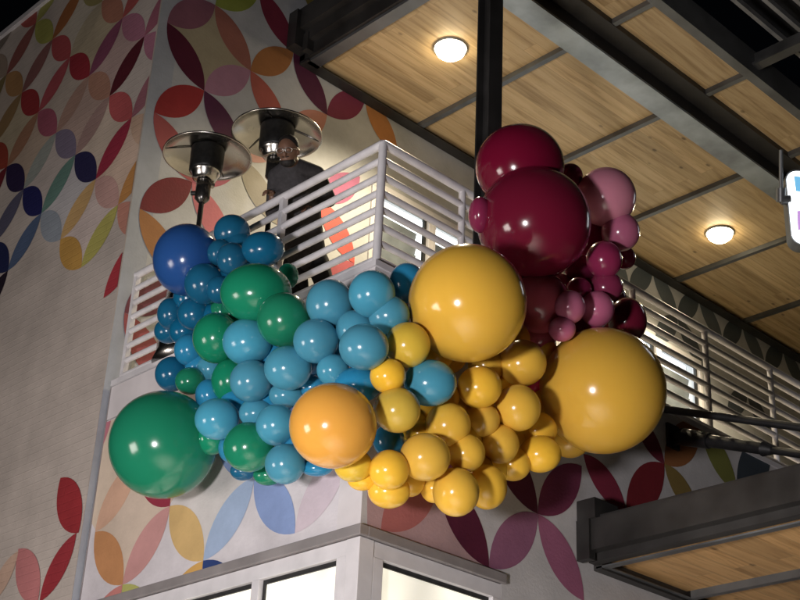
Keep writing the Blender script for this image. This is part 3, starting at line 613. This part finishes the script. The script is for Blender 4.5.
# px, py, rx, ry, layer (0 touches the wall, higher stands further out), colour, label
B = [
 (187, 260, 34, 36.5, .9, 'royal', 'giant royal blue balloon at the upper left end of the garland'),
 (232, 232, 17, 16.5, .9, 'navy', 'topmost deep blue balloon, touching the top right of the giant royal blue one'),
 (263, 249, 20, 16.5, 1.1, 'navy', 'deep blue balloon furthest right, against the balcony railing'),
 (237, 245, 16, 14, .7, 'navy', 'half hidden deep blue balloon under the topmost deep blue one'),
 (232, 259, 14.5, 15.5, 1.9, 'navy', 'shiny deep blue balloon just above the large green balloon'),
 (220, 253, 12, 13, 1.7, 'navy', 'small deep blue balloon overlapped by a shinier one, right of the royal blue giant'),
 (207, 251, 9.5, 11, 1.6, 'navy', 'tiny deep blue balloon, second of the row on the face of the royal blue giant'),
 (199.5, 254, 9, 10.5, 1.5, 'navy', 'tiny deep blue balloon on the face of the royal blue giant, leftmost of the row'),
 (204, 284, 18.5, 19.5, 1.7, 'navy', 'medium deep blue balloon overlapping the lower right of the royal blue giant'),
 (219, 290, 12, 13, 1.9, 'navy', 'small deep blue balloon wedged against the left side of the large green balloon'),
 (171, 314, 13, 15.5, 1.0, 'navy', 'left of two side by side deep blue balloons below the royal blue giant'),
 (194, 314, 15.5, 15.5, 1.3, 'navy', 'right of two side by side deep blue balloons below the royal blue giant'),
 (168, 331, 13, 12, .4, 'navy', 'half hidden deep blue balloon at the left edge in front of the white railing end'),
 (189, 350, 14, 15, 1.3, 'teal', 'teal blue balloon left of the medium green balloon, over the railing foot'),
 (172, 374, 16, 16.5, 1.0, 'navy', 'dark blue balloon at the left edge just above the giant green balloon'),
 (190, 381, 14, 13, 1.3, 'green', 'small green balloon just above the giant green one, right of a dark blue one'),
 (210, 369, 13, 13, .5, 'sky', 'pale blue balloon deep in the gap above the giant green balloon'),
 (230, 381, 17.5, 21, 1.0, 'green', 'green balloon tucked behind the left side of a sky blue one in the middle left'),
 (222, 312, 12, 13, .6, 'green', 'green balloon peeking out behind the lower left of the large green balloon'),
 (288, 276, 10, 12, .5, 'green', 'dark green balloon edge showing behind the right side of the large green balloon'),
 (256, 293, 36, 30, 2.0, 'green', 'large wide green balloon below the deep blue cluster'),
 (284, 320, 25.5, 26, 1.9, 'green', 'medium green balloon below right of the large wide green balloon'),
 (216, 338, 22, 24, 1.9, 'green', 'medium green balloon below left of the large wide green balloon'),
 (247, 342, 23, 22, 2.1, 'sky', 'sky blue balloon between the two medium green balloons'),
 (251, 381, 20, 20, 2.0, 'sky', 'sky blue balloon directly below the one between the two medium green balloons'),
 (209, 395, 13, 15, 1.4, 'teal', 'small teal blue balloon at the upper right shoulder of the giant green balloon'),
 (217, 419, 21, 19.5, 2.1, 'sky', 'sky blue balloon overlapping the right side of the giant green balloon'),
 (256, 413, 16, 14, 1.4, 'sky', 'small sky blue balloon directly above the lower green balloon'),
 (211, 438, 16, 16, 1.2, 'green', 'green balloon peeking out below the sky blue one on the giant green balloon'),
 (249, 447, 24, 23.5, 2.0, 'green', 'lower green balloon, medium sized, at the bottom left of the garland'),
 (231, 448, 12, 14, .8, 'teal', 'teal blue balloon sliver behind the left side of the lower green balloon'),
 (268, 475, 14, 10, .6, 'green', 'flat green balloon peeking out under the lower green balloon'),
 (243, 471, 12, 9, .5, 'navy', 'dark blue balloon sliver at the very bottom below the lower green balloon'),
 (163, 444.5, 54, 54, .4, 'green', 'giant green balloon at the lower left end of the garland'),
 (330, 304, 22.5, 23.5, 1.5, 'sky', 'sky blue balloon just below the railing, right of the medium green balloon'),
 (372, 294, 22, 22.5, 1.6, 'sky', 'sky blue balloon at the top of the box corner below the railing post'),
 (407, 283, 17, 19, .9, 'teal', 'darker sky blue balloon half behind the left edge of the giant yellow balloon'),
 (389, 315, 19.5, 18.5, 2.0, 'sky', 'sky blue balloon above the olive yellow one and left of the giant yellow balloon'),
 (355, 329, 18, 18, 1.1, 'sky', 'half hidden sky blue balloon behind two others under the box corner'),
 (364, 347, 23.5, 22, 2.3, 'sky', 'large sky blue balloon left of the olive yellow balloon near the giant yellow'),
 (316, 341, 21.5, 21, 2.0, 'sky', 'sky blue balloon directly right below the medium green balloon'),
 (288, 368, 22.5, 21, 2.2, 'sky', 'sky blue balloon upper left of the large orange balloon'),
 (333, 370, 15.5, 15, 1.5, 'sky', 'small sky blue balloon directly above the large orange balloon'),
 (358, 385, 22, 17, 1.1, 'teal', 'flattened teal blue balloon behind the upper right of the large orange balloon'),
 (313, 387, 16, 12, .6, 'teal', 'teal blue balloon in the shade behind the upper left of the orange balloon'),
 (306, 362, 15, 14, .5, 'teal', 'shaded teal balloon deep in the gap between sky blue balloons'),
 (286, 395, 16, 12.5, 1.5, 'sky', 'small flattened sky blue balloon left of the large orange balloon'),
 (276, 425, 19, 19.5, 2.0, 'sky', 'sky blue balloon directly left of the large orange balloon at its middle'),
 (285, 464, 19, 19, 1.8, 'sky', 'sky blue balloon at the bottom edge, lower left of the large orange balloon'),
 (317, 468, 15, 8, .9, 'teal', 'teal blue balloon sliver at the bottom behind the large orange balloon'),
 (389, 441, 15, 16, 1.0, 'teal', 'teal blue balloon between the orange balloon and the yellow cluster'),
 (430, 383, 25, 22, 2.5, 'sky', 'lone sky blue balloon sitting in the yellow cluster below the giant yellow balloon'),
 (333, 425.5, 44, 43, 2.3, 'orange', 'large orange balloon in the lower middle of the garland'),
 (407.5, 345, 21.5, 21.5, 2.6, 'olive', 'olive yellow balloon touching the lower left of the giant yellow balloon'),
 (388, 376, 17, 16.5, 2.6, 'yellow', 'small yellow balloon left of the lone sky blue balloon'),
 (397, 410, 22, 21.5, 2.4, 'olive', 'olive yellow balloon right of the large orange balloon'),
 (431, 413, 13, 13, 1.4, 'yellow', 'small yellow balloon half hidden just under the lone sky blue balloon'),
 (420, 433, 14, 13, 1.3, 'yellow', 'small shaded yellow balloon right of the teal blue one'),
 (444, 397, 15, 15, 1.5, 'yellow', 'shaded yellow balloon peeking out right of the lone sky blue balloon'),
 (448, 425, 21.5, 21, 2.2, 'yellow', 'yellow balloon directly below right of the lone sky blue balloon'),
 (479.5, 387, 21, 20, 2.4, 'yellow', 'yellow balloon right of the lone sky blue one, under the giant yellow balloon'),
 (482.5, 420, 16.5, 16, 2.0, 'yellow', 'small yellow balloon in the centre of the yellow cluster'),
 (522, 363, 23, 22, 2.2, 'yellow', 'yellow balloon at the lower right of the giant yellow balloon'),
 (517.5, 408, 22, 22, 2.5, 'yellow', 'yellow balloon left of the golden giant balloon, near a hot pink one'),
 (425, 457, 24, 22.5, 2.4, 'yellow', 'yellow balloon at lower middle, one of the largest small ones, right of the teal'),
 (466, 453, 18, 18, 2.6, 'yellow', 'small bright yellow balloon just above the lowest yellow balloon'),
 (500, 444, 18, 18.5, 1.9, 'yellow', 'yellow balloon right of the small bright one above the lowest balloon'),
 (456, 492, 22, 23, 2.3, 'yellow', 'lowest yellow balloon of the whole garland'),
 (487, 487, 19, 21, 1.8, 'yellow', 'yellow balloon tucked behind the right side of the lowest yellow balloon'),
 (434, 488, 13, 14, 1.3, 'yellow', 'yellow balloon sliver behind the left side of the lowest yellow balloon'),
 (513, 464, 17, 16, 1.3, 'yellow', 'yellow balloon at the bottom edge between the lowest one and the golden giant'),
 (538, 430, 18, 17, 1.5, 'yellow', 'yellow balloon touching the lower left of the golden giant balloon'),
 (540, 454, 20, 17.5, 1.9, 'yellow', 'yellow balloon at the bottom edge below left of the golden giant balloon'),
 (570, 442, 18, 15, 1.0, 'yellow', 'yellow balloon peeking out under the golden giant balloon'),
 (389, 470, 19, 19, 1.9, 'yellow', 'yellow balloon just right of the bottom of the large orange balloon'),
 (389, 491, 20, 16.5, 1.2, 'yellow', 'yellow balloon hanging lowest beside the box corner'),
 (353, 465, 18, 16, 1.4, 'olive', 'olive yellow balloon peeking out below the large orange balloon'),
 (362, 479, 14, 11, .9, 'yellow', 'small yellow balloon at the box corner edge, below the orange balloon'),
 (548, 350, 9, 9, 1.6, 'yellow', 'tiny yellow balloon between the giant yellow and the golden giant'),
 (502, 386, 15, 15, 1.2, 'yellow', 'shaded yellow balloon deep in the gap below the giant yellow balloon'),
 (462, 408, 15, 15, .9, 'gold', 'shaded golden balloon deep in the middle of the yellow cluster'),
 (448, 355, 18, 18, .9, 'gold', 'shaded golden balloon under the giant yellow balloon behind the lone blue'),
 (535, 386, 9, 10, 1.0, 'hot', 'hot pink balloon sliver between two yellow balloons'),
 (467.5, 303, 59.5, 59.5, 2.2, 'gold', 'giant yellow balloon in the middle of the garland'),
 (602.5, 390.5, 63.5, 63.5, .9, 'gold', 'golden giant balloon at the right end, the largest of all'),
 (534, 223, 57, 57, .9, 'wine', 'giant burgundy balloon at the upper right in front of the black column'),
 (520, 167, 44.5, 43.5, .7, 'wine', 'large burgundy balloon on top of the giant burgundy one'),
 (570, 176, 12, 12, 2.8, 'plum', 'small plum balloon between the top burgundy balloon and the dusty pink one'),
 (480, 215, 11, 17, 1.7, 'plum', 'plum balloon sliver behind the left side of the giant burgundy balloon'),
 (606, 197, 30, 30, 3.1, 'pink', 'dusty pink balloon at the upper right, largest of the pinkish ones'),
 (620.5, 232, 18, 18.5, 3.8, 'mauve', 'mauve balloon directly below the dusty pink balloon'),
 (604, 260, 17, 18, 3.8, 'plum', 'dark plum balloon below left of the mauve balloon under the pink one'),
 (625, 258, 10, 11, 2.8, 'plum', 'plum balloon sliver at the right edge under the mauve balloon'),
 (606, 287, 16, 15, 3.5, 'plum', 'plum balloon directly below the dark plum one at the right'),
 (580, 269, 15, 14, 2.3, 'plum', 'plum balloon under the lower right of the giant burgundy balloon'),
 (579, 290, 12, 12, 3.1, 'plum', 'small shaded plum balloon in the centre of the plum cluster'),
 (556, 288, 16, 15, 1.2, 'rose', 'brownish rose balloon just below the giant burgundy balloon'),
 (570, 307, 14.5, 16, 3.8, 'mauve', 'shiny mauve balloon in the plum cluster, left of another mauve one'),
 (597, 309, 16.5, 17, 3.5, 'mauve', 'dull mauve balloon right of the shiny mauve one'),
 (562, 329, 13, 12, 3.5, 'mauve', 'small mauve balloon just above the left shoulder of the golden giant'),
 (627, 321, 18.5, 22, 2.2, 'wine', 'burgundy balloon behind the upper right of the golden giant balloon'),
 (540, 303, 31, 31, 1.3, 'rose', 'large muted rose balloon behind the right side of the giant yellow balloon'),
 (588, 326, 15, 13, 2.6, 'plum', 'plum balloon directly above the golden giant balloon'),
 (592, 245, 22, 26, 1.3, 'plum', 'shaded plum balloon behind the right side of the giant burgundy balloon'),
 (486, 365, 17, 17, 1.3, 'yellow', 'shaded yellow balloon right below the lowest point of the giant yellow balloon'),
 (540, 338, 15, 14, 1.0, 'rose', 'muted rose balloon in the gap between the giant yellow and the golden giant'),
 (463, 436, 18, 18, 1.0, 'yellow', 'shaded yellow balloon in the gap above the small bright one near the lowest balloon'),
 (478, 470, 15, 15, 1.2, 'yellow', 'shaded yellow balloon in the gap right above the pair at the very bottom'),
 (441, 450, 16, 16, .9, 'yellow', 'shaded yellow balloon deep between the two larger yellow balloons at lower middle'),
 (500, 412, 16, 16, .9, 'yellow', 'shaded yellow balloon in the gap between the cluster centre and its right neighbour'),
 (524, 436, 16, 15, .9, 'yellow', 'shaded yellow balloon just left of the one touching the golden giant'),
 (546, 405, 17, 17, .8, 'yellow', 'shaded yellow balloon tucked behind the left edge of the golden giant'),
 (410, 482, 14, 14, .9, 'yellow', 'shaded yellow balloon right of the lowest pair beside the box corner'),
 (496, 466, 15, 15, .9, 'yellow', 'shaded yellow balloon behind the bottom edge, right of the second lowest balloon'),
 (374, 476, 14, 13, 1.0, 'yellow', 'shaded yellow balloon between the pair below the orange balloon and the corner pair'),
 (412, 425, 15, 15, .8, 'olive', 'shaded olive yellow balloon behind the one right of the large orange balloon'),
 (433, 352, 20, 20, 1.0, 'yellow', 'shaded yellow balloon hidden under the left side of the giant yellow balloon'),
 (509, 340, 20, 20, 1.0, 'yellow', 'shaded yellow balloon hidden under the right side of the giant yellow balloon'),
 (555, 370, 16, 18, .7, 'yellow', 'shaded yellow balloon above left of the hot pink sliver, behind the golden giant'),
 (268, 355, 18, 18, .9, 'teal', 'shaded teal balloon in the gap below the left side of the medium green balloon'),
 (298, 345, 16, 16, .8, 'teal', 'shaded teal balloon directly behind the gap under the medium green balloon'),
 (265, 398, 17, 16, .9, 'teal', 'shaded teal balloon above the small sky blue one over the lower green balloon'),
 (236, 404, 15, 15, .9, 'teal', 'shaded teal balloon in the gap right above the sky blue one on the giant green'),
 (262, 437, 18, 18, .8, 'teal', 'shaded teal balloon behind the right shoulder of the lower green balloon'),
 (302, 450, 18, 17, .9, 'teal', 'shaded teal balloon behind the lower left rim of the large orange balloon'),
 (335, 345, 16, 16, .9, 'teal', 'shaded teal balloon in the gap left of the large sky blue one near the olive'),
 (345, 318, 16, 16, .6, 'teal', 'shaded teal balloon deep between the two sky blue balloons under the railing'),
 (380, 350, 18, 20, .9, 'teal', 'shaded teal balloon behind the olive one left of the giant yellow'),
 (240, 312, 18, 18, .7, 'green', 'shaded green balloon deep below the large wide green balloon'),
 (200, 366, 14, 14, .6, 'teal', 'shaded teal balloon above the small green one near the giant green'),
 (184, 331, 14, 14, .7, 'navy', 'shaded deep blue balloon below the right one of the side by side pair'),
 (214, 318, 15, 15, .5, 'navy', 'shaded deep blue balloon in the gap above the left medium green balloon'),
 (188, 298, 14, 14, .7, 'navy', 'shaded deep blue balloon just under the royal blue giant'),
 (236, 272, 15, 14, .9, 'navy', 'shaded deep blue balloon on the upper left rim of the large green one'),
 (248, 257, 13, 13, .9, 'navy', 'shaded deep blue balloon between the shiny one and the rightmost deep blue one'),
 (590, 298, 16, 17, 1.4, 'plum', 'shaded plum balloon between the two mauve ones and the one above'),
 (586, 284, 14, 14, 1.8, 'plum', 'plum balloon left of the one directly below the dark plum balloon'),
 (612, 300, 14, 16, 1.3, 'plum', 'shaded plum balloon at the right edge above the burgundy one'),
 (580, 318, 14, 14, 1.5, 'mauve', 'shaded mauve balloon between the shiny and the small mauve ones'),
 (594, 222, 20, 22, .8, 'plum', 'shaded plum balloon in the gap left of the mauve one under the pink'),
 (612, 326, 13, 14, 1.6, 'mauve', 'mauve balloon left of the burgundy one behind the golden giant'),
 (554, 318, 16, 16, .9, 'plum', 'shaded plum balloon behind the small mauve one near the golden giant'),
]
rnd = random.Random(3)
for (px, py, rx, ry, lay, c, lab) in B:
    if max(rx, ry) < 28: rx *= 1.07; ry *= 1.07
    d = ray(px, py); R = .2
    for _ in range(6):
        off = R+.04+lay*.17
        t = max((-off-CAM[0])/d[0], (-off-CAM[1])/d[1]); P = CAM+d*t; dep = (P-CAM).dot(fwd)
        sx = rx*dep/F; sy = ry*dep/F; R = (sx+sy)/2
    o = bpy.data.objects.new('balloon', meshes[c]); COL.objects.link(o)
    # knot points back into the garland, a little off the line of sight
    dirv = -ray(px, py)
    q = Matrix((RT, UP, -fwd)).transposed().to_quaternion()
    fixq = (-fwd).rotation_difference(dirv)
    a = Matrix.Rotation(rnd.uniform(-.3, .3), 4, 'X') @ Matrix.Rotation(rnd.uniform(-.3, .3), 4, 'Y')
    if abs(rx-ry) > 2: a = Matrix.Identity(4)
    o.matrix_world = Matrix.Translation(P) @ (fixq @ q).to_matrix().to_4x4() @ a @ Matrix.Diagonal((sx, sy, (sx+sy)/2, 1))
    tag(o, lab, 'balloon', gname[c]+' balloons of the garland')
